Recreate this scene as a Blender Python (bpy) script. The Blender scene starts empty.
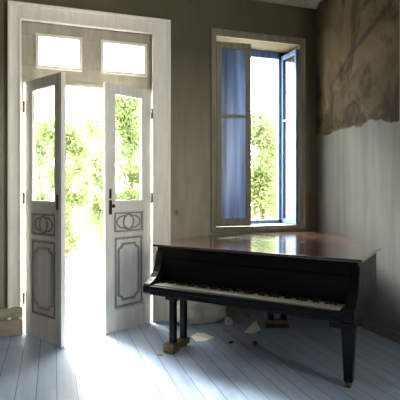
import bpy, bmesh, math, random
from mathutils import Vector, Matrix
R = math.radians
random.seed(7)
S = bpy.context.scene
COL = S.collection

# ------------------------------------------------------------------ camera
cd = bpy.data.cameras.new('camera'); cam = bpy.data.objects.new('camera', cd); COL.objects.link(cam)
cam.location = (-3.014, -4.716, 1.4); cam.rotation_euler = (R(90), 0, R(-18.1))
cd.sensor_width = 36; cd.lens = 40.41; cd.shift_y = -0.025; cd.clip_start = .05; cd.clip_end = 200
S.camera = cam
# ------------------------------------------------------------------ light
W = bpy.data.worlds.new('sky'); S.world = W; W.use_nodes = True
bg = W.node_tree.nodes['Background']
bg.inputs[0].default_value = (1.0, .968, .90, 1); bg.inputs[1].default_value = 8.0
sd = bpy.data.lights.new('sun', 'SUN'); sun = bpy.data.objects.new('sun', sd); COL.objects.link(sun)
sd.energy = 12.0; sd.angle = R(24); sd.color = (1, .985, .96)
az, el = R(17), R(39)
sun_dir = Vector((math.sin(az)*math.cos(el), -math.cos(az)*math.cos(el), -math.sin(el)))
sun.rotation_euler = sun_dir.to_track_quat('-Z', 'Y').to_euler()
def portal(name, loc, sx, sy, rz):
    d = bpy.data.lights.new(name, 'AREA'); d.shape = 'RECTANGLE'; d.size = sx; d.size_y = sy
    o = bpy.data.objects.new(name, d); COL.objects.link(o); o.location = loc; o.rotation_euler = (R(-90), 0, rz)
    d.cycles.is_portal = True
portal('door_daylight', (-2.66, .42, 1.5), 1.35, 3.1, 0)
portal('window_daylight', (-.76, .42, 2.05), 1.1, 2.2, 0)
portal('added_fill_portal', (.32, -5.9, 2.4), 3.2, 2.2, R(-90))  # portal of the unseen opening added to fill the room with daylight
vs = S.view_settings
vs.view_transform = 'Standard'; vs.look = 'None'; vs.exposure = 0.98; vs.gamma = 1; vs.use_curve_mapping = False
S.cycles.max_bounces = 10; S.cycles.diffuse_bounces = 6; S.cycles.transparent_max_bounces = 16
S.cycles.sample_clamp_indirect = 6

# ------------------------------------------------------------------ helpers
def lin(c):
    f = lambda v: v/12.92 if v <= .04045 else ((v+.055)/1.055)**2.4
    return tuple(f(v/255) for v in c) + (1,)
def tag(o, label=None, cat=None, group=None, kind=None):
    if label: o['label'] = label
    if cat: o['category'] = cat
    if group: o['group'] = group
    if kind: o['kind'] = kind
    return o
def empty(name, loc=(0, 0, 0), rz=0):
    o = bpy.data.objects.new(name, None); COL.objects.link(o); o.location = loc; o.rotation_euler = (0, 0, rz)
    o.empty_display_size = .1
    return o
class MB:
    def __init__(s): s.bm = bmesh.new()
    def box(s, x0, x1, y0, y1, z0, z1, M=None):
        vs_ = [Vector((x, y, z)) for z in (z0, z1) for y in (y0, y1) for x in (x0, x1)]
        if M: vs_ = [M @ v for v in vs_]
        v = [s.bm.verts.new(p) for p in vs_]
        for f in ((0, 2, 3, 1), (4, 5, 7, 6), (0, 1, 5, 4), (2, 6, 7, 3), (0, 4, 6, 2), (1, 3, 7, 5)):
            s.bm.faces.new([v[i] for i in f])
        return s
    def prism(s, pts, z0, z1, M=None):
        """polygon pts (x,y) extruded from z0 to z1"""
        a = [Vector((p[0], p[1], z0)) for p in pts]; b = [Vector((p[0], p[1], z1)) for p in pts]
        if M: a = [M @ v for v in a]; b = [M @ v for v in b]
        a = [s.bm.verts.new(v) for v in a]; b = [s.bm.verts.new(v) for v in b]
        s.bm.faces.new(list(reversed(a))); s.bm.faces.new(b)
        n = len(a)
        for i in range(n): s.bm.faces.new((a[i], a[(i+1) % n], b[(i+1) % n], b[i]))
        return s
    def tube(s, pts, r, closed=False, seg=8, taper=None):
        pts = [Vector(p) for p in pts]; n = len(pts); rings = []
        up0 = Vector((0, 0, 1))
        for i, p in enumerate(pts):
            if closed: t = pts[(i+1) % n] - pts[i-1]
            else: t = pts[min(i+1, n-1)] - pts[max(i-1, 0)]
            t.normalize()
            u = up0 if abs(t.dot(up0)) < .9 else Vector((0, 1, 0))
            a = t.cross(u).normalized(); b = t.cross(a).normalized()
            rr = r if taper is None else r*taper[i]
            rings.append([s.bm.verts.new(p + rr*(math.cos(2*math.pi*k/seg)*a + math.sin(2*math.pi*k/seg)*b)) for k in range(seg)])
        for i in range(n if closed else n-1):
            A, B = rings[i], rings[(i+1) % n]
            for k in range(seg): s.bm.faces.new((A[k], A[(k+1) % seg], B[(k+1) % seg], B[k]))
        if not closed:
            s.bm.faces.new(rings[0]); s.bm.faces.new(list(reversed(rings[-1])))
        return s
    def ball(s, c, r, sx=1, sy=1, sz=1, sub=2):
        M = Matrix.Translation(c) @ Matrix.Diagonal((r*sx, r*sy, r*sz, 1))
        bmesh.ops.create_icosphere(s.bm, subdivisions=sub, radius=1, matrix=M)
        return s
    def build(s, name, mat, parent=None, bevel=0, smooth=False, seg=2):
        bmesh.ops.recalc_face_normals(s.bm, faces=s.bm.faces)
        me = bpy.data.meshes.new(name); s.bm.to_mesh(me); s.bm.free()
        if mat: me.materials.append(mat)
        o = bpy.data.objects.new(name, me); COL.objects.link(o)
        if parent: o.parent = parent
        if bevel:
            m = o.modifiers.new('bevel', 'BEVEL'); m.width = bevel; m.segments = seg; m.limit_method = 'ANGLE'
            m.harden_normals = False
        if smooth:
            for p in me.polygons: p.use_smooth = True
        return o

# ------------------------------------------------------------------ materials
def newmat(name):
    m = bpy.data.materials.new(name); m.use_nodes = True
    nt = m.node_tree; b = nt.nodes['Principled BSDF']
    return m, nt, b
def node(nt, t, **kw):
    n = nt.nodes.new(t)
    for k, v in kw.items(): setattr(n, k, v)
    return n
def coords(nt, scale=(1, 1, 1), rot=(0, 0, 0)):
    tc = node(nt, 'ShaderNodeTexCoord'); mp = node(nt, 'ShaderNodeMapping')
    mp.inputs['Scale'].default_value = scale; mp.inputs['Rotation'].default_value = rot
    nt.links.new(tc.outputs['Object'], mp.inputs[0])
    return mp.outputs[0]
def noise(nt, vec, scale, detail=5, rough=.55, dist=0):
    n = node(nt, 'ShaderNodeTexNoise'); n.inputs['Scale'].default_value = scale
    n.inputs['Detail'].default_value = detail; n.inputs['Roughness'].default_value = rough
    n.inputs['Distortion'].default_value = dist
    nt.links.new(vec, n.inputs['Vector']); return n.outputs[0]
def ramp(nt, fac, stops, interp='LINEAR'):
    r = node(nt, 'ShaderNodeValToRGB'); r.color_ramp.interpolation = interp
    els = r.color_ramp.elements
    while len(els) < len(stops): els.new(.5)
    for e, (p, c) in zip(els, stops): e.position = p; e.color = c
    nt.links.new(fac, r.inputs[0]); return r.outputs[0]
def mix(nt, fac, a, b, mode='MIX'):
    m = node(nt, 'ShaderNodeMix', data_type='RGBA', blend_type=mode)
    for sock, v in ((m.inputs[0], fac), (m.inputs[6], a), (m.inputs[7], b)):
        if isinstance(v, (int, float)): sock.default_value = v
        elif isinstance(v, tuple): sock.default_value = v
        else: nt.links.new(v, sock)
    return m.outputs[2]
def mth(nt, op, a, b=0.0, clamp=False):
    m = node(nt, 'ShaderNodeMath', operation=op); m.use_clamp = clamp
    for sock, v in zip(m.inputs, (a, b)):
        if isinstance(v, (int, float)): sock.default_value = v
        else: nt.links.new(v, sock)
    return m.outputs[0]
def bump(nt, b, h, strength=.3, dist=.01):
    n = node(nt, 'ShaderNodeBump'); n.inputs['Strength'].default_value = strength; n.inputs['Distance'].default_value = dist
    nt.links.new(h, n.inputs['Height']); nt.links.new(n.outputs[0], b.inputs['Normal'])
g = lambda v: (v, v, v, 1)

def simple(name, c1, c2, rough=.6, scale=(6, 6, 1.5), metal=0, bmp=.15, spec=.5, coat=0):
    """two-tone streaky paint"""
    m, nt, b = newmat(name)
    v = coords(nt, scale); n = noise(nt, v, 2.2, 6, .6, .4)
    nt.links.new(ramp(nt, n, [(.34, lin(c1)), (.66, lin(c2))]), b.inputs['Base Color'])
    b.inputs['Roughness'].default_value = rough; b.inputs['Metallic'].default_value = metal
    b.inputs['Specular IOR Level'].default_value = spec; b.inputs['Coat Weight'].default_value = coat
    if bmp: bump(nt, b, n, bmp, .004)
    return m

def plaster_back():
    m, nt, b = newmat('old_olive_plaster')
    v1 = coords(nt, (1, 1, .35)); n1 = noise(nt, v1, 1.6, 7, .6, .5)
    v2 = coords(nt, (7, 7, .8)); n2 = noise(nt, v2, 1.5, 5, .6)
    base = ramp(nt, n1, [(.3, lin((138, 132, 116))), (.5, lin((162, 156, 139))), (.72, lin((178, 172, 156)))])
    strk = ramp(nt, n2, [(.3, g(.8)), (.6, g(1.0))])
    c = mix(nt, 1.0, base, strk, 'MULTIPLY')
    # greener upper wall: grime plus painted light falloff; darker brown beside the corner
    tc = node(nt, 'ShaderNodeTexCoord'); sx = node(nt, 'ShaderNodeSeparateXYZ'); nt.links.new(tc.outputs['Object'], sx.inputs[0])
    zn = mth(nt, 'ADD', sx.outputs[2], mth(nt, 'MULTIPLY', n1, .9))
    top = ramp(nt, mth(nt, 'MULTIPLY', mth(nt, 'SUBTRACT', zn, 2.1), .5), [(.05, g(0)), (.62, g(1))])
    c = mix(nt, mth(nt, 'MULTIPLY', top, .85), c, lin((84, 79, 59)))
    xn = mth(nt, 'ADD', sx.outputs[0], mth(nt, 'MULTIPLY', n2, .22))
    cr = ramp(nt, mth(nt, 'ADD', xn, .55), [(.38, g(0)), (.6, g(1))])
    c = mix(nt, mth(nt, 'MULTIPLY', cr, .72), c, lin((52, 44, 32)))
    # few small spots
    v3 = coords(nt, (1, 1, 1)); vo = node(nt, 'ShaderNodeTexVoronoi'); vo.inputs['Scale'].default_value = 2.2
    nt.links.new(v3, vo.inputs['Vector'])
    sp = ramp(nt, vo.outputs['Distance'], [(.05, g(1)), (.085, g(0))])
    c = mix(nt, mth(nt, 'MULTIPLY', sp, .55), c, lin((84, 72, 54)))
    nt.links.new(c, b.inputs['Base Color']); b.inputs['Roughness'].default_value = .9
    b.inputs['Specular IOR Level'].default_value = .2
    bump(nt, b, n1, .35, .02)
    return m
def plaster_right():
    m, nt, b = newmat('stained_right_plaster')
    tc = node(nt, 'ShaderNodeTexCoord'); sx = node(nt, 'ShaderNodeSeparateXYZ'); nt.links.new(tc.outputs['Object'], sx.inputs[0])
    v1 = coords(nt, (1, 1, 1)); n1 = noise(nt, v1, 1.3, 7, .6, .8); n2 = noise(nt, v1, 4.5, 5, .6, .5); n3 = noise(nt, v1, 2.3, 3, .5)
    v4 = coords(nt, (1, 6, .5)); n4 = noise(nt, v4, 1.6, 5, .6)
    up = ramp(nt, n1, [(.3, lin((58, 51, 38))), (.5, lin((74, 66, 50))), (.7, lin((90, 81, 63)))])
    sy = mth(nt, 'ADD', sx.outputs[1], mth(nt, 'MULTIPLY', n2, .16))
    stp = ramp(nt, mth(nt, 'ADD', sy, .6), [(.40, g(0)), (.46, g(1)), (.60, g(1)), (.66, g(0))])
    zf = ramp(nt, mth(nt, 'MULTIPLY', sx.outputs[2], .25), [(.68, g(1)), (.84, g(0))])
    up = mix(nt, mth(nt, 'MULTIPLY', stp, mth(nt, 'MULTIPLY', zf, .6)), up, lin((118, 106, 86)))
    dk = ramp(nt, noise(nt, coords(nt, (1, 1.3, .8), (R(-38), 0, 0)), 1.9, 5, .65, 1.2), [(.48, g(0)), (.6, g(1))])
    up = mix(nt, mth(nt, 'MULTIPLY', dk, .8), up, lin((36, 31, 20)))
    # separate brown damp stains, each with its own outline
    def stain(y0, z0, a, b_, rot, strength, ring=False, seed=0):
        co, si = math.cos(R(rot)), math.sin(R(rot))
        wob = mth(nt, 'MULTIPLY', mth(nt, 'SUBTRACT', n2, .5), 1.6)
        dy = mth(nt, 'SUBTRACT', sx.outputs[1], y0); dz = mth(nt, 'SUBTRACT', sx.outputs[2], z0)
        u = mth(nt, 'DIVIDE', mth(nt, 'ADD', mth(nt, 'MULTIPLY', dy, co), mth(nt, 'MULTIPLY', dz, si)), a)
        w_ = mth(nt, 'DIVIDE', mth(nt, 'SUBTRACT', mth(nt, 'MULTIPLY', dz, co), mth(nt, 'MULTIPLY', dy, si)), b_)
        d = mth(nt, 'ADD', mth(nt, 'SQRT', mth(nt, 'ADD', mth(nt, 'MULTIPLY', u, u), mth(nt, 'MULTIPLY', w_, w_))), wob)
        d = mth(nt, 'MULTIPLY', d, .5)
        if ring: m_ = ramp(nt, d, [(.0, g(.35)), (.3, g(.4)), (.44, g(1)), (.56, g(0))])
        else: m_ = ramp(nt, d, [(.0, g(1)), (.3, g(.8)), (.6, g(0))])
        return mth(nt, 'MULTIPLY', m_, strength)
    for a_ in ((-.69, 2.21, .13, .13, 0, .85, True), (-1.20, 2.22, .075, .15, 10, .6), (-.92, 2.98, .40, .05, -27, .7),
               (-.50, 2.72, .20, .035, -38, .6), (-1.02, 3.36, .28, .05, -30, .7), (-.05, 2.6, .06, .28, 0, .7), (-.75, 2.62, .18, .025, -30, .45)):
        up = mix(nt, stain(*a_), up, lin((34, 27, 18)))
    lo = ramp(nt, n4, [(.3, lin((84, 87, 83))), (.7, lin((100, 102, 98)))])
    edge = mth(nt, 'SUBTRACT', mth(nt, 'ADD', sx.outputs[2], mth(nt, 'MULTIPLY', mth(nt, 'SUBTRACT', n3, .5), .22)),
               2.07)
    edge = mth(nt, 'ADD', edge, mth(nt, 'MULTIPLY', mth(nt, 'SUBTRACT', n2, .5), .10))
    msk = ramp(nt, mth(nt, 'ADD', edge, .5), [(.49, g(0)), (.51, g(1))])
    c = mix(nt, msk, lo, up)
    # brown tide marks just above the broken edge
    st = ramp(nt, mth(nt, 'ADD', edge, .5), [(.495, g(0)), (.52, g(1)), (.60, g(.8)), (.72, g(0))])
    blot = ramp(nt, n2, [(.47, g(0)), (.55, g(1)), ])
    c = mix(nt, mth(nt, 'MULTIPLY', mth(nt, 'MULTIPLY', st, blot), .92), c, lin((34, 27, 17)))
    # paler strip of newer plaster next to the corner
    nt.links.new(c, b.inputs['Base Color']); b.inputs['Roughness'].default_value = .9
    b.inputs['Specular IOR Level'].default_value = .2
    bump(nt, b, n1, .35, .02)
    return m
def boards():
    m, nt, b = newmat('grey_blue_floorboards')
    tc = node(nt, 'ShaderNodeTexCoord'); sx = node(nt, 'ShaderNodeSeparateXYZ'); nt.links.new(tc.outputs['Object'], sx.inputs[0])
    u = mth(nt, 'DIVIDE', mth(nt, 'ADD', sx.outputs[0], 20), .135)
    fr = mth(nt, 'FRACT', u); idx = mth(nt, 'FLOOR', u)
    gap = mth(nt, 'LESS_THAN', mth(nt, 'ABSOLUTE', mth(nt, 'SUBTRACT', fr, .5)), .482)
    wn = node(nt, 'ShaderNodeTexWhiteNoise', noise_dimensions='1D'); nt.links.new(idx, wn.inputs['W'])
    v = coords(nt, (9, .7, 1)); n = noise(nt, v, 2.0, 7, .65, .3)
    v2 = coords(nt, (1, 1, 1)); n2 = noise(nt, v2, 1.4, 5, .6, .6)
    c = ramp(nt, n, [(.3, lin((128, 148, 176))), (.7, lin((162, 182, 208)))])
    c = mix(nt, .3, c, ramp(nt, wn.outputs[0], [(0, lin((120, 134, 156))), (1, lin((172, 184, 202)))]))
    worn = ramp(nt, n2, [(.55, g(0)), (.72, g(1))])
    c = mix(nt, mth(nt, 'MULTIPLY', worn, .35), c, lin((84, 92, 104)))
    c = mix(nt, gap, lin((60, 70, 88)), c)
    nt.links.new(c, b.inputs['Base Color'])
    nt.links.new(ramp(nt, n, [(.3, g(.38)), (.7, g(.55))]), b.inputs['Roughness'])
    b.inputs['Specular IOR Level'].default_value = .4
    bump(nt, b, mth(nt, 'ADD', mth(nt, 'MULTIPLY', n, .25), gap), .25, .006)
    return m
def glass():
    m = bpy.data.materials.new('thin_glass'); m.use_nodes = True; nt = m.node_tree; nt.nodes.clear()
    out = node(nt, 'ShaderNodeOutputMaterial'); tr = node(nt, 'ShaderNodeBsdfTransparent'); gl = node(nt, 'ShaderNodeBsdfGlossy')
    tr.inputs[0].default_value = (.93, .96, .94, 1); gl.inputs['Roughness'].default_value = .03
    lw = node(nt, 'ShaderNodeLayerWeight'); lw.inputs[0].default_value = .5
    fr = mth(nt, 'ADD', mth(nt, 'MULTIPLY', mth(nt, 'POWER', lw.outputs['Facing'], 5), .9), .035, True)
    mx = node(nt, 'ShaderNodeMixShader')
    nt.links.new(fr, mx.inputs[0]); nt.links.new(tr.outputs[0], mx.inputs[1]); nt.links.new(gl.outputs[0], mx.inputs[2])
    nt.links.new(mx.outputs[0], out.inputs[0]); return m
def blue_pane():
    m = bpy.data.materials.new('blue_painted_pane'); m.use_nodes = True; nt = m.node_tree
    b = nt.nodes['Principled BSDF']; out = nt.nodes['Material Output']
    v = coords(nt, (9, 9, .6)); n = noise(nt, v, 1.4, 4, .5)
    c = ramp(nt, n, [(.3, lin((84, 104, 138))), (.7, lin((156, 176, 204)))])
    nt.links.new(c, b.inputs['Base Color']); b.inputs['Roughness'].default_value = .25
    t = node(nt, 'ShaderNodeBsdfTranslucent'); nt.links.new(c, t.inputs[0])
    mx = node(nt, 'ShaderNodeMixShader'); mx.inputs[0].default_value = .3
    nt.links.new(b.outputs[0], mx.inputs[1]); nt.links.new(t.outputs[0], mx.inputs[2]); nt.links.new(mx.outputs[0], out.inputs[0])
    return m
def leaf_mat(name, c1, c2):
    m = bpy.data.materials.new(name); m.use_nodes = True; nt = m.node_tree
    b = nt.nodes['Principled BSDF']; out = nt.nodes['Material Output']
    n = noise(nt, coords(nt), 1.7, 3)
    c = ramp(nt, n, [(.35, lin(c1)), (.65, lin(c2))])
    nt.links.new(c, b.inputs['Base Color']); b.inputs['Roughness'].default_value = .6
    t = node(nt, 'ShaderNodeBsdfTranslucent'); nt.links.new(c, t.inputs[0])
    mx = node(nt, 'ShaderNodeMixShader'); mx.inputs[0].default_value = .45
    nt.links.new(b.outputs[0], mx.inputs[1]); nt.links.new(t.outputs[0], mx.inputs[2]); nt.links.new(mx.outputs[0], out.inputs[0])
    return m
def lacquer():
    m, nt, b = newmat('black_piano_lacquer')
    n = noise(nt, coords(nt, (2, 5, 5)), 3, 5, .6)
    nt.links.new(ramp(nt, n, [(.3, lin((6, 5, 5))), (.7, lin((11, 9, 9)))]), b.inputs['Base Color'])
    nt.links.new(ramp(nt, n, [(.3, g(.3)), (.7, g(.42))]), b.inputs['Roughness'])
    b.inputs['Specular IOR Level'].default_value = .16
    return m
def lid_lacquer():
    m, nt, b = newmat('worn_lid_lacquer')
    n = noise(nt, coords(nt, (1.2, 4, 4)), 2.2, 6, .6, .3)
    nt.links.new(ramp(nt, n, [(.3, lin((44, 29, 25))), (.7, lin((84, 58, 50)))]), b.inputs['Base Color'])
    nt.links.new(ramp(nt, n, [(.3, g(.13)), (.7, g(.24))]), b.inputs['Roughness'])
    b.inputs['Specular IOR Level'].default_value = .8; b.inputs['Coat Weight'].default_value = .8; b.inputs['Coat Roughness'].default_value = .1
    return m

M_back, M_right, M_floor, M_glass = plaster_back(), plaster_right(), boards(), glass()
M_plain = simple('plain_old_plaster', (140, 132, 112), (170, 162, 142), .9, (1, 1, .6), bmp=.3, spec=.2)
M_brown = simple('dimming_brown_plaster', (52, 46, 38), (74, 66, 54), .9, (1, 1, .6), bmp=.3, spec=.2)  # dark tone chosen so the unseen left wall dims the left door leaf
M_ceil = simple('pale_ceiling_plaster', (150, 146, 134), (184, 180, 168), .9, (1, 1, 1), bmp=.1, spec=.2)
M_casing = simple('old_white_casing_paint', (232, 228, 218), (246, 243, 236), .55, (8, 8, 1))
M_transom = simple('greige_transom_paint', (164, 158, 142), (184, 178, 161), .6, (5, 5, 1.2))
M_door = simple('grey_white_door_paint', (222, 219, 213), (240, 238, 232), .5, (9, 9, .8))
M_mould = simple('shadow_grey_moulding', (134, 132, 128), (160, 157, 151), .6, (9, 9, 2))  # grey stands in for groove shadow on the door mouldings; also colours crumbs
M_sash = simple('grey_green_sash_paint', (122, 118, 102), (150, 146, 128), .6, (9, 9, 1))
M_blue = simple('blue_window_paint', (66, 96, 146), (108, 138, 184), .5, (9, 9, 1))
M_base = simple('aged_plinth_paint', (140, 134, 116), (176, 170, 150), .7, (2, 2, 4))
M_pane = blue_pane()
M_black, M_lid = lacquer(), lid_lacquer()
M_ivory = simple('aged_ivory', (104, 102, 98), (140, 137, 131), .35, (4, 4, 4), bmp=0)
M_ebony = simple('ebony_key', (14, 14, 15), (26, 25, 26), .35, (4, 4, 4), bmp=0)
M_brass = simple('tarnished_brass', (84, 70, 48), (128, 106, 70), .42, (20, 20, 20), metal=.75)
M_iron = simple('dark_iron', (30, 28, 27), (54, 50, 46), .5, (20, 20, 20), metal=.7)
M_ground = simple('pale_gravel', (214, 210, 200), (236, 232, 224), .95, (2, 2, 2), spec=.1)
M_bark = simple('grey_bark', (96, 84, 66), (130, 116, 92), .9, (6, 6, 1), bmp=.5)
M_sack = simple('pale_canvas', (214, 210, 200), (240, 236, 228), .9, (3, 3, 3), bmp=.4, spec=.1)
M_chunk = simple('broken_plaster', (180, 180, 176), (226, 225, 220), .95, (9, 9, 9), bmp=.5, spec=.1)
M_sun_patch = simple('white_sun_patch', (236, 234, 228), (248, 246, 240), .8, (5, 5, 5), bmp=0, spec=.2)
M_wood = simple('reddish_bare_wood', (118, 84, 52), (156, 116, 78), .7, (8, 8, .8), bmp=.3)
M_leaf = [leaf_mat('fresh_green_leaves', (98, 118, 66), (134, 150, 98)),
          leaf_mat('pale_green_leaves', (118, 134, 92), (150, 162, 124)),
          leaf_mat('deep_green_leaves', (82, 106, 56), (112, 134, 78))]

# ------------------------------------------------------------------ the room
H = 3.63; XL = -4.7; YR = -7.6; T = .39
DX0, DX1, DZ = -3.314, -2.012, 3.06       # door opening
WX0, WX1, WZ0, WZ1 = -1.285, -.235, .98, 3.12   # window opening
tag(MB().box(XL-.3, .3, YR-.3, T, -.12, 0).build('floor', M_floor), 'worn grey-blue painted floorboards running towards the open double door', 'floor', kind='structure')
tag(MB().box(XL-.3, .3, YR-.3, T, H, H+.2).build('ceiling', M_ceil), 'pale plaster ceiling of the old room', 'ceiling', kind='structure')
w = MB()
w.box(XL-.3, DX0, 0, T, 0, H); w.box(DX0, DX1, 0, T, DZ, H); w.box(DX1, WX0, 0, T, 0, H)
w.box(WX0, WX1, 0, T, 0, WZ0); w.box(WX0, WX1, 0, T, WZ1, H); w.box(WX1, .3, 0, T, 0, H)
tag(w.build('wall_back', M_back), 'olive-grey stained plaster wall holding the double door and the window', 'wall', kind='structure')
w = MB(); QY0, QY1, QZ0, QZ1 = -7.5, -4.3, 1.3, 3.5  # out-of-view opening added in the right wall to brighten the door wall
w.box(0, .3, YR, QY0, 0, H); w.box(0, .3, QY1, 0, 0, H); w.box(0, .3, QY0, QY1, 0, QZ0); w.box(0, .3, QY0, QY1, QZ1, H)
tag(w.build('wall_right', M_right), 'right wall with brown stained plaster above and pale plaster below', 'wall', kind='structure')
tag(MB().box(XL-.3, XL, YR, 0, 0, H).build('wall_left', M_brown), 'unseen plaster wall on the left, darkened to dim the left door leaf', 'wall', kind='structure')
w = MB(); w.box(XL-.3, .3, YR-.3, YR, 0, H)
tag(w.build('wall_front', M_plain), 'plain plaster wall at the near end of the room', 'wall', kind='structure')
tag(MB().box(-40, 40, T, 60, -.14, -.02).build('ground', M_ground), 'bright pale gravel yard outside the double door', 'ground', kind='structure')
# cornice
c = MB()
c.prism([(0, H), (0, H-.05), (-.02, H-.05), (-.03, H-.03), (-.06, H-.01), (-.06, H)], XL, 0,
        Matrix(((0, 0, 1, 0), (1, 0, 0, 0), (0, 1, 0, 0), (0, 0, 0, 1))))
tag(c.build('trim_1', M_ceil), 'shallow pale cornice along the top of the back wall', 'cornice', kind='structure')
# baseboards (stepped plinths)
def plinth(name, x0, x1, label):
    b = MB(); b.box(x0, x1, -.075, 0, 0, .155); b.box(x0+.0, x1, -.055, 0, .155, .175); b.box(x0, x1, -.065, 0, .175, .27)
    tag(b.build(name, M_base, bevel=.012), label, 'baseboard', kind='structure')
plinth('baseboard_left', XL, DX0+.02, 'stepped old plinth to the left of the double door')
b = MB(); b.box(-1.84, 0, -.022, 0, 0, .2)
tag(b.build('baseboard_back', M_base, bevel=.006), 'low old baseboard under the window', 'baseboard', kind='structure')
b = MB(); b.box(-.018, 0, YR, -.03, 0, .10)
tag(b.build('baseboard_right', M_right, bevel=.005), 'thin pale baseboard along the right wall', 'baseboard', kind='structure')
tag(MB().box(-.03, 0, -1.53, -1.405, 2.0, H).build('trim_2', M_wood, bevel=.004), 'reddish bare wooden strip on the right wall', 'trim', kind='structure')

# door casing
def frame_boards(m, x0, x1, z0, z1, ix0, ix1, iz, y0, y1):
    m.box(x0, ix0, y0, y1, z0, z1); m.box(ix1, x1, y0, y1, z0, z1); m.box(ix0, ix1, y0, y1, iz, z1)
b = MB(); frame_boards(b, -3.413, -1.837, .0, 3.20, -3.314, -2.012, 3.06, -.045, 0)
frame_boards(b, -3.43, -1.82, .0, 3.218, -3.40, -1.85, 3.188, -.062, 0)
frame_boards(b, -3.33, -1.995, .0, 3.075, -3.31, -2.015, 3.055, -.055, 0)
tag(b.build('trim_3', M_casing, bevel=.005), 'wide off-white moulded casing around the double door', 'door casing', kind='structure')
# transom panel with two small windows
b = MB(); P = ((-3.158, -2.755), (-2.526, -2.087)); z0, z1 = 2.63, 2.93
b.box(DX0, DX1, .02, .09, 2.475, z0); b.box(DX0, DX1, .02, .09, z1, DZ)
b.box(DX0, P[0][0], .02, .09, z0, z1); b.box(P[0][1], P[1][0], .02, .09, z0, z1); b.box(P[1][1], DX1, .02, .09, z0, z1)
b.box(DX0, DX1, .0, .09, 2.45, 2.485)
b.box(DX0, DX0+.022, .02, T, 0, 2.46); b.box(DX1-.022, DX1, .02, T, 0, 2.46)
tag(b.build('trim_4', M_transom, bevel=.004), 'greige transom panel and jambs above and beside the double door', 'transom', kind='structure')
for i, (x0, x1) in enumerate(P):
    b = MB(); f = .022
    b.box(x0-f, x1+f, -.002, .03, z0-f, z0+.008); b.box(x0-f, x1+f, -.002, .03, z1-.008, z1+f)
    b.box(x0-f, x0+.008, -.002, .03, z0, z1); b.box(x1-.008, x1+f, -.002, .03, z0, z1)
    o = tag(b.build('window_%d' % (i+1), M_casing, bevel=.003), 'small %s transom window over the double door' % ('left', 'right')[i], 'window', kind='structure')
    MB().box(x0+.004, x1-.004, .05, .056, z0+.004, z1-.004).build('glass_pane', M_glass, o)

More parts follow.
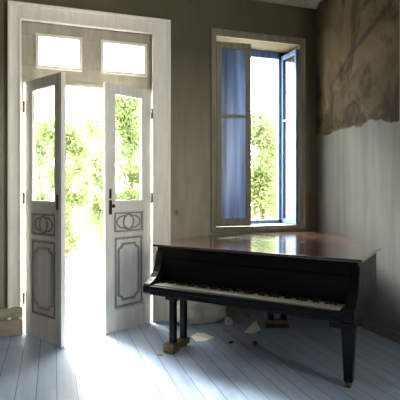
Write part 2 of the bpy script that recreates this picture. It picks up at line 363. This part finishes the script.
# door leaves: hinge line at x=0, room-side face at y=0, body towards +y; s = direction of the leaf
def leaf(name, hinge, ang, s, label, knob, L=.60):
    TH, HT = .045, 2.45
    root = empty(name, hinge, ang); tag(root, label, 'door', kind='structure')
    X = lambda a, b_: (min(a*s, b_*s), max(a*s, b_*s))
    def bx(m, a, b_, y0, y1, z0_, z1_): x = X(a, b_); m.box(x[0], x[1], y0, y1, z0_, z1_)
    zb = .006; st = .10
    f = MB()
    bx(f, 0, st, 0, TH, zb, HT); bx(f, L-st, L, 0, TH, zb, HT)
    for a, c_ in ((zb, .22), (.94, .975), (1.185, 1.285), (2.36, HT)): bx(f, st, L-st, 0, TH, a, c_)
    f.build('door_frame', M_door, root, bevel=.004)
    # astragal lip along the free edge
    a = MB(); bx(a, L-.02, L+.018, -.014, TH*.45, zb, HT-.01); a.build('astragal', M_door, root, bevel=.003)
    # recessed lower panel
    p = MB(); bx(p, st, L-st, .014, .030, .22, .94); p.build('lower_panel', M_door, root)
    m = MB()
    x0, x1 = st+.012, L-st-.012
    for q0, q1, w0, w1 in ((x0, x1, .232, .25), (x0, x1, .908, .926), (x0, x0+.016, .25, .908), (x1-.016, x1, .25, .908)): bx(m, q0, q1, .003, .016, w0, w1)
    # inner moulding with notched corners
    i0, i1, j0, j1, n_ = st+.055, L-st-.055, .30, .86, .045
    pts = [(i0+n_, j0), (i1-n_, j0), (i1-n_, j0+n_*.5), (i1-n_*.4, j0+n_*.9), (i1, j0+n_), (i1, j1-n_), (i1-n_*.4, j1-n_*.9), (i1-n_, j1-n_*.5), (i1-n_, j1), (i0+n_, j1),
           (i0+n_, j1-n_*.5), (i0+n_*.4, j1-n_*.9), (i0, j1-n_), (i0, j0+n_), (i0+n_*.4, j0+n_*.9), (i0+n_, j0+n_*.5)]
    m.tube([(x*s, .010, z) for x, z in pts], .013, closed=True, seg=6)
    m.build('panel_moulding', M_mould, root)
    # carved circle panel
    p = MB(); bx(p, st, L-st, .014, .030, .975, 1.185); p.build('carved_panel', M_door, root)
    m = MB(); cx, cz = L/2, 1.08
    for q0, q1, w0, w1 in ((x0-.004, x1+.004, .983, .997), (x0-.004, x1+.004, 1.163, 1.177), (x0-.004, x0+.010, .99, 1.17), (x1-.010, x1+.004, .99, 1.17)): bx(m, q0, q1, .003, .016, w0, w1)
    m.tube([((cx+.062*math.cos(t))*s, .010, cz+.076*math.sin(t)) for t in [2*math.pi*k/28 for k in range(28)]], .0095, closed=True, seg=6)
    for sg in (-1, 1):
        m.tube([((cx+sg*(.058+.085*math.cos(t)))*s, .010, cz+.062*math.sin(t)) for t in [R(-115+230*k/14) for k in range(15)]], .008, seg=6)
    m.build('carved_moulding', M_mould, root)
    m = MB()
    for q0, q1, w0, w1 in ((st-.002, st+.014, 1.285, 2.36), (L-st-.014, L-st+.002, 1.285, 2.36), (st, L-st, 1.283, 1.299), (st, L-st, 2.346, 2.362)): bx(m, q0, q1, .004, TH-.004, w0, w1)
    m.build('glazing_bead', M_casing, root)
    gp = MB(); bx(gp, st+.002, L-st-.002, .02, .025, 1.287, 2.358); gp.build('glass_pane', M_glass, root)
    for z in (.34, 1.31, 2.2):
        h = MB(); h.tube([(-.012*s, -.006, z-.045), (-.012*s, -.006, z+.045)], .009); h.ball((-.012*s, -.006, z+.052), .011)
        h.build('hinge', M_iron, root, smooth=True)
    if knob:
        e = MB(); bx(e, L-.068, L-.036, -.004, .002, 1.16, 1.30); e.build('lock_plate', M_iron, root, bevel=.002)
        k = MB(); k.tube([((L-.052)*s, 0, 1.245), ((L-.052)*s, -.045, 1.245)], .008); k.ball(((L-.052)*s, -.052, 1.245), .019)
        k.build('door_knob', M_iron, root, smooth=True)
        k = MB(); bx(k, L-.056, L-.046, -.006, 0, 1.325, 1.40); bx(k, L-.064, L-.038, -.003, 0, 1.315, 1.41); k.build('slide_bolt', M_iron, root)
    else:
        k = MB(); bx(k, L-.062, L-.052, -.012, -.0, 1.22, 1.36); k.build('slide_bolt', M_iron, root)
    return root
leaf('door_1', (-3.272, -.05, 0), R(-57), 1, 'left leaf of the double door, swung inwards and shaded grey, with glazed top', False)
leaf('door_2', (-2.035, -.04, 0), R(28), -1, 'right leaf of the double door, swung inwards, paler, with dark knob', True, .56)
tag(MB().box(DX0, DX1, -.02, T, 0, .012).build('trim_5', M_casing), 'worn threshold of the double door', 'threshold', kind='structure')

# window: casing, deep blue frame, two sashes
b = MB(); x0, x1 = -1.335, -.17
frame_boards(b, x0, x1, .95, 3.185, WX0, WX1, WZ1, -.02, .0)
frame_boards(b, x0-.012, x1+.012, .95, 3.198, x0+.006, x1-.006, 3.18, -.03, .0)
b.box(x0-.012, x1+.012, -.035, .0, .93, .965)
tag(b.build('trim_6', M_sash, bevel=.003), 'thin grey-beige casing around the tall window', 'window casing', kind='structure')
win = tag(empty('window_3', (0, 0, 0)), 'tall window with blue frame and its right sash folded open against the reveal', 'window', kind='structure')
b = MB(); y0, y1 = .31, .37
b.box(WX0, WX1, y0, y1, WZ1-.085, WZ1); b.box(WX0, WX1, y0, y1, WZ0, WZ0+.05)
b.box(WX0, WX0+.06, y0, y1, WZ0, WZ1); b.box(WX1-.10, WX1, y0, y1, WZ0, WZ1)
b.build('window_frame', M_blue, win, bevel=.004)
MB().box(WX0, WX1, -.02, .31, WZ0-.01, WZ0+.006).build('window_sill', M_sash, win, bevel=.004)
def sash(parent_name, loc, rz, Wd, HT, mat, pmat, pname, st=.045, bot=.07, top=.06, mz=1.22):
    e = empty(parent_name, loc, rz); e.parent = win
    f = MB(); th = .04
    f.box(0, st, 0, th, 0, HT); f.box(Wd-st, Wd, 0, th, 0, HT); f.box(st, Wd-st, 0, th, 0, bot); f.box(st, Wd-st, 0, th, HT-top, HT)
    f.box(st, Wd-st, 0, th, mz, mz+.03)
    return e, f
e, f = sash('left_sash', (WX0+.004, -.012, WZ0+.012), R(-5), .405, 2.07, M_sash, M_pane, 'pane', .058, .085, .075, 1.225)
f.build('sash_frame', M_sash, e, bevel=.003)
for a, c_ in ((.085, 1.225), (1.255, 1.995)):
    MB().box(.056, .35, .014, .022, a, c_).build('blue_pane', M_pane, e)
e, f = sash('right_sash', (WX1-.068, .305, WZ0+.012), R(-86.5), .325, 2.075, M_blue, M_glass, 'pane', .035, .055, .05, 1.25)
f.build('sash_frame', M_blue, e, bevel=.003)
for a, c_ in ((.055, 1.25), (1.28, 2.025)):
    MB().box(.033, .29, .017, .021, a, c_).build('glass_pane', M_glass, e)
e['label'] = 'blue glazed sash'

# ------------------------------------------------------------------ the grand piano
piano = empty('grand_piano', (-2.175, -.767, 0), R(-48.8))
tag(piano, 'black grand piano with closed glossy lid and double post legs, standing before the window', 'piano')
def catmull(P_, n=6, closed=False):
    out = []
    for i in range(len(P_)-1):
        p0 = P_[max(i-1, 0)]; p1 = P_[i]; p2 = P_[i+1]; p3 = P_[min(i+2, len(P_)-1)]
        for k in range(n):
            t = k/n
            out.append(tuple(.5*((2*p1[j])+(-p0[j]+p2[j])*t+(2*p0[j]-5*p1[j]+4*p2[j]-p3[j])*t*t+(-p0[j]+3*p1[j]-3*p2[j]+p3[j])*t**3) for j in range(2)))
    out.append(P_[-1]); return out
bent = catmull([(1.8, .80), (1.665, .93), (1.53, 1.11), (1.42, 1.33), (1.31, 1.52), (1.17, 1.69), (1.02, 1.83), (.88, 1.89), (.76, 1.80), (.55, 1.56), (.30, 1.29), (.09, 1.05), (.02, .95), (0, .86)], 5)
outline = [(0, 0), (1.8, 0)] + bent
def inset(pts, d):
    n = len(pts); out = []
    for i in range(n):
        a = Vector(pts[i-1]); b_ = Vector(pts[i]); c_ = Vector(pts[(i+1) % n])
        e1 = (b_-a).normalized(); e2 = (c_-b_).normalized()
        n1 = Vector((-e1.y, e1.x)); n2 = Vector((-e2.y, e2.x))
        m_ = (n1+n2); m_.normalize(); k = d/max(.3, m_.dot(n1))
        out.append(tuple(b_+m_*k))
    return out
ZL = .917
front = [(0, 0), (1.8, 0), (1.8, .797), (0, .797)]
rear = [(0, .803), (1.8, .803)] + bent[1:]
o = MB().prism(front, ZL-.022, ZL).build('lid_front_flap', M_lid, piano, bevel=.006, seg=3)
o = MB().prism(rear, ZL-.022, ZL).build('lid', M_lid, piano, bevel=.006, seg=3)
MB().box(.01, 1.79, .792, .808, ZL-.02, ZL-.002).build('lid_hinge', M_black, piano)
body = inset(outline, .035)
b = MB().prism(body, .512, ZL-.024)
b.build('case', M_black, piano, bevel=.004)
# lower lip round the case and the rail under the lid
b = MB().box(.036, 1.764, .018, .036, .775, .79).box(.036, 1.764, .026, .036, .60, .775)
b.build('fallboard', M_black, piano, bevel=.003)
# cheeks: curved arms either side of the keys
prof = [(.06, .512), (-.155, .512), (-.165, .524), (-.165, .575), (-.15, .597), (-.11, .612), (-.06, .640), (-.02, .685), (.005, .735), (.018, .80), (.034, .86), (.06, .86)]
Mx = Matrix(((0, 0, 1, 0), (1, 0, 0, 0), (0, 1, 0, 0), (0, 0, 0, 1)))
for a0, a1 in ((.022, .095), (1.705, 1.778)):
    MB().prism(prof, a0, a1, Mx).build('cheek', M_black, piano, bevel=.006, seg=3)
MB().box(.095, 1.705, -.165, .03, .508, .548).build('key_bed', M_black, piano, bevel=.004)
MB().box(.095, 1.705, -.165, -.140, .548, .583).build('key_slip', M_black, piano, bevel=.004)
kb = MB().box(.098, 1.702, -.139, .02, .548, .562).build('keyboard', M_ebony, piano)
ka0, ka1 = .115, 1.685; kw = (ka1-ka0)/52
wk = MB().box(.0008, kw-.0008, -.136, .024, .562, .592).build('white_key', M_ivory, kb, bevel=.0015)
wk.location = (ka0, 0, 0)
bk = MB().prism([(-.0075, -.045), (.0075, -.045), (.0075, .024), (-.0075, .024)], .592, .606).build('black_key', M_ebony, kb, bevel=.002)
bk.location = (ka0+kw, 0, 0)
for i in range(1, 52):
    c = wk.copy(); COL.objects.link(c); c.parent = kb; c.location = (ka0+i*kw, 0, 0)
first = True
for i in range(51):
    if i == 0 or (i-1) % 7 in (1, 2, 4, 5, 6):
        if first: first = False; continue
        c = bk.copy(); COL.objects.link(c); c.parent = kb; c.location = (ka0+(i+1)*kw, 0, 0)
# single tapered leg, treble side
def taper_leg(m, x, y, w0, w1, z0, z1):
    pts0 = [(x-w1, y-w1, z0), (x+w1, y-w1, z0), (x+w1, y+w1, z0), (x-w1, y+w1, z0)]
    pts1 = [(x-w0, y-w0, z1), (x+w0, y-w0, z1), (x+w0, y+w0, z1), (x-w0, y+w0, z1)]
    a = [m.bm.verts.new(p) for p in pts0]; b_ = [m.bm.verts.new(p) for p in pts1]
    m.bm.faces.new(a[::-1]); m.bm.faces.new(b_)
    for i in range(4): m.bm.faces.new((a[i], a[(i+1) % 4], b_[(i+1) % 4], b_[i]))
m = MB(); m.box(1.60, 1.775, -.12, .12, .455, .502); taper_leg(m, 1.70, .045, .046, .030, .045, .455); m.box(1.655, 1.745, 0, .09, .40, .455)
lg = m.build('leg', M_black, piano, bevel=.006)
c = MB(); c.tube([(1.685, .045, .022), (1.715, .045, .022)], .022, seg=14); c.box(1.682, 1.718, .03, .06, .02, .052)
c.build('caster', M_brass, lg, smooth=False)
# twin post legs
def twin(px, py, ang, gap, plen, blockfront, label):
    Mt = Matrix.Translation((px, py, 0)) @ Matrix.Rotation(ang, 4, 'Z')
    m = MB()
    for yy in (-gap/2, gap/2): m.box(-.026, .026, yy-.024, yy+.024, .07, .502, Mt)
    m.box(-.05, .05, -gap/2-.05, gap/2+.05, .455, .502, Mt)
    l = m.build('leg', M_black, piano, bevel=.004); l['label'] = label
    f = MB(); f.box(-.038, .038, -plen/2+.05, plen/2, .022, .075, Mt); f.build('foot_bar', M_brass if not blockfront else M_brass, l, bevel=.005)
    f = MB(); f.box(-.052, .052, -plen/2-.03, -plen/2+.075, .008, .085, Mt); f.build('brass_block', M_brass, l, bevel=.006)
    for yy in (-plen/2+.02, plen/2-.04):
        f = MB(); f.tube([Mt @ Vector((-.022, yy, .018)), Mt @ Vector((.022, yy, .018))], .018, seg=12); f.build('caster', M_iron, l)
twin(.235, .072, 0, .165, .26, True, 'twin post leg on a brass foot bar')
# rear leg: posts side by side over a brass yoke and a dark shoe
Mt = Matrix.Translation((.753, 1.115, 0)) @ Matrix.Rotation(R(30.7), 4, 'Z')
m = MB()
for xx in (-.066, .066): m.box(xx-.028, xx+.028, -.026, .026, .07, .513, Mt)
m.box(-.11, .11, -.04, .04, .47, .513, Mt)
l = m.build('leg', M_black, piano, bevel=.004); l['label'] = 'rear twin post leg with brass yoke'
m = MB(); m.box(-.105, .105, -.034, .034, .036, .078, Mt); m.box(-.02, .02, -.02, .02, .02, .038, Mt); m.build('brass_yoke', M_brass, l, bevel=.006)
m = MB(); m.box(-.115, .115, -.03, .03, 0, .021, Mt); m.build('shoe', M_iron, l, bevel=.004)

# ------------------------------------------------------------------ things on the floor
def to_world(px, py):   # worked out once: a point of the floor seen in the photograph
    Z = 628.6/(py-190); X = (px-200)/449*Z; a = R(18.1)
    return (X*math.cos(a)+Z*math.sin(a)-3.014, -X*math.sin(a)+Z*math.cos(a)-4.716)
from mathutils import noise as mn
# slumped canvas sack against the wall
bm = bmesh.new(); bmesh.ops.create_icosphere(bm, subdivisions=5, radius=1)
for v in bm.verts:
    p = v.co.copy(); q = Vector((abs(p.x)**.6*math.copysign(1, p.x), abs(p.y)**.7*math.copysign(1, p.y), abs(p.z)**.65*math.copysign(1, p.z)))
    n = mn.noise(q*1.6)*.12 + mn.noise(Vector((q.x*5, q.y*2, q.z*7)))*.05
    q *= (1+n)
    sag = 1-.25*max(0, q.x)
    v.co = Vector((q.x*.29, q.y*.13, (q.z*.5+.5)*.27*sag))
    if v.co.z < .012: v.co.z = .0
me = bpy.data.meshes.new('sack'); bm.to_mesh(me); bm.free(); me.materials.append(M_sack)
for p in me.polygons: p.use_smooth = True
o = bpy.data.objects.new('sack', me); COL.objects.link(o); o.location = (-1.52, -.175, 0)
tag(o, 'slumped pale canvas sack lying against the wall behind the piano legs', 'sack')
def chunk(name, x, y, r, sx, sy, sz, label, cat, mat=M_chunk, sub=3, seed=0, rough=.5, group=None):
    bm = bmesh.new(); bmesh.ops.create_icosphere(bm, subdivisions=sub, radius=1)
    for v in bm.verts:
        n = mn.noise(v.co*1.7+Vector((seed*3.1, 0, 0)))*rough
        q = v.co*(1+n); v.co = Vector((q.x*r*sx, q.y*r*sy, max(0, (q.z+.55))*r*sz))
    me = bpy.data.meshes.new(name); bm.to_mesh(me); bm.free(); me.materials.append(mat)
    o = bpy.data.objects.new(name, me); COL.objects.link(o); o.location = (x, y, 0); o.rotation_euler = (0, 0, seed)
    tag(o, label, cat, group); return o
x, y = to_world(217, 322)
chunk('plaster_lump', x+.10, y-.08, .06, 1.15, .75, .65, 'small pale lump of fallen plaster at the right end of the canvas sack', 'rubble', seed=1, sub=2)
x, y = to_world(159, 355)
chunk('plaster_crumb', x, y, .03, 1.3, .6, .4, 'grey crumb on the floorboards left of the front piano leg', 'rubble', M_mould, 2, 2)
x, y = to_world(231, 343)
chunk('plaster_crumb', x, y, .02, 1.2, .8, .6, 'small dark crumb between the two white sun patch sheets', 'rubble', M_iron, 2, 3)
x, y = to_world(255, 344)
chunk('plaster_crumb', x, y, .032, 1.3, .6, .5, 'larger dark crumb just below the tall white sun patch sheet', 'rubble', M_iron, 2, 4)
x, y = to_world(247, 316)
chunk('plaster_crumb', x, y, .03, 1.2, .6, .5, 'dark crumb near the rear piano leg with thin twigs by it', 'rubble', M_mould, 2, 5)
def sun_patch(pix, label, lift):  # flat white sheets standing in for patches of sunlight on the floor
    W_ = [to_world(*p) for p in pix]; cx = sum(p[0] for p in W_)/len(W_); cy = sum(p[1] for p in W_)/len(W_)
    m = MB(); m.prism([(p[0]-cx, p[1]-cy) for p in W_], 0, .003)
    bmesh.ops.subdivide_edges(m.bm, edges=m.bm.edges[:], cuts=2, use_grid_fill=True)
    o = m.build('sun_patch_sheet', M_sun_patch); o.location = (cx, cy, .001); tag(o, label, 'sun_patch'); return o
sun_patch([(191, 337), (197, 333), (205, 333.5), (215, 338), (206, 341), (196, 342)], 'flat white sheet standing in for a sun patch on the floor right of the twin post leg', 0)
sun_patch([(244, 333), (250, 326), (256, 320.5), (258, 325), (261, 330), (254, 333.5)], 'pointed white sheet standing in for a sun patch on the floor left of the rear leg', 0)
def twig(pix, label, r=.004):
    pts = []
    for k, p in enumerate(pix):
        x, y = to_world(*p); pts.append((x, y, r+.004*(k % 2)))
    m = MB(); m.tube(pts, r, seg=6, taper=[1-.5*k/len(pts) for k in range(len(pts))])
    a = Vector(pts[len(pts)//2]); d = (Vector(pts[-1])-Vector(pts[0])).normalized()
    sd_ = Vector((-d.y, d.x, .1))
    m.tube([a, a+d*.05+sd_*.04, a+d*.07+sd_*.09], r*.6, seg=5)
    tag(m.build('twig', M_bark), label, 'twig')
twig([(227, 315), (231, 318), (236, 321.5), (241, 326)], 'thin brown twig between the plaster lump and the tall sun patch sheet')
twig([(226, 307.5), (232, 310), (238, 312.5)], 'short dry twig pointing at the crumb near the rear leg')
twig([(226, 325), (223, 330), (229, 334)], 'crooked dry twig just right of the plaster lump')

# ------------------------------------------------------------------ the garden
def tree(name, x, y, hgt, wid, mat, seed, label, cat, nleaf=2600, base=.0, trunk=.05, grp='garden plants beyond the yard', leafs=.06):
    rnd = random.Random(seed)
    root = empty(name, (x, y, -.02)); tag(root, label, cat, None)
    t = MB()
    t.tube([(0, 0, 0), (.05, 0, hgt*.3), (-.03, .03, hgt*.6), (.02, 0, hgt*.85)], trunk, seg=7, taper=[1, .8, .55, .25])
    tips = []
    for k in range(9):
        a = rnd.uniform(0, 6.28); z = hgt*rnd.uniform(.2, .6); rr = wid*rnd.uniform(.25, .45)
        e = (math.cos(a)*rr, math.sin(a)*rr, z+hgt*rnd.uniform(.12, .3)); tips.append(e)
        t.tube([(0, 0, z), (e[0]*.5, e[1]*.5, z+(e[2]-z)*.6), e], trunk*.4, seg=5, taper=[1, .7, .3])
    t.build('stem', M_bark, root)
    blobs = [(Vector((rnd.gauss(0, .2)*wid, rnd.gauss(0, .2)*wid, base+hgt*(.08+.86*rnd.random()))), wid*rnd.uniform(.16, .34)) for _ in range(30)]
    bm = bmesh.new()
    for i in range(nleaf):
        c, r = rnd.choice(blobs)
        d = Vector((rnd.gauss(0, 1), rnd.gauss(0, 1), rnd.gauss(0, 1.25))).normalized()*r*rnd.random()**.4
        p = c+d
        if p.z < .03: p.z = .03+rnd.random()*.2
        s_ = leafs*rnd.uniform(.6, 1.3)
        u = Vector((rnd.gauss(0, 1), rnd.gauss(0, 1), rnd.gauss(-.3, 1))).normalized(); v_ = u.orthogonal().normalized()
        n_ = u.cross(v_)
        vs_ = [bm.verts.new(q) for q in (p-u*s_, p-u*s_*.1+v_*s_*.42+n_*s_*.08, p+u*s_, p-u*s_*.1-v_*s_*.42+n_*s_*.08)]
        bm.faces.new(vs_)
    me = bpy.data.meshes.new('foliage'); bm.to_mesh(me); bm.free(); me.materials.append(mat)
    o = bpy.data.objects.new('foliage', me); COL.objects.link(o); o.parent = root
    return root
def wpos(px, Z):
    X = (px-200)/449*Z; a = R(18.1)
    return X*math.cos(a)+Z*math.sin(a)-3.014, -X*math.sin(a)+Z*math.cos(a)-4.716
garden = [ # direction, depth, height, width, material, label
    ('garden_shrub', 40, 13.0, 3.7, 1.5, 1, 'pale leafy shrub seen through the glass of the left door leaf', 'shrub', 3000),
    ('garden_shrub', 66, 9.4, 3.0, .95, 0, 'green shrub in the open doorway beside the left door leaf', 'shrub', 1500),
    ('garden_shrub', 86, 15.6, 4.2, 1.4, 1, 'pale loose shrub in the middle of the open doorway', 'shrub', 2200),
    ('garden_shrub', 101, 12.9, 3.3, 1.0, 1, 'pale green shrub in the open doorway beside the right door leaf', 'shrub', 1800),
    ('garden_tree', 131, 10.6, 3.9, 1.35, 0, 'taller green tree seen through the glass of the right door leaf', 'tree', 3600),
    ('garden_tree', 262, 10.2, 3.3, 1.55, 0, 'bright green tree filling the lower half of the open window', 'tree', 4200),
    ('garden_shrub', 288, 13.6, 3.9, 1.7, 1, 'pale green shrub at the right edge of the window view', 'shrub', 3000),
]
for i, (nm, px, Z, hg, wd, mi, lb, ct, nl) in enumerate(garden):
    x, y = wpos(px, Z)
    tree(nm, x, y, hg, wd, M_leaf[mi], 20+i, lb, ct, int(nl*2.6))
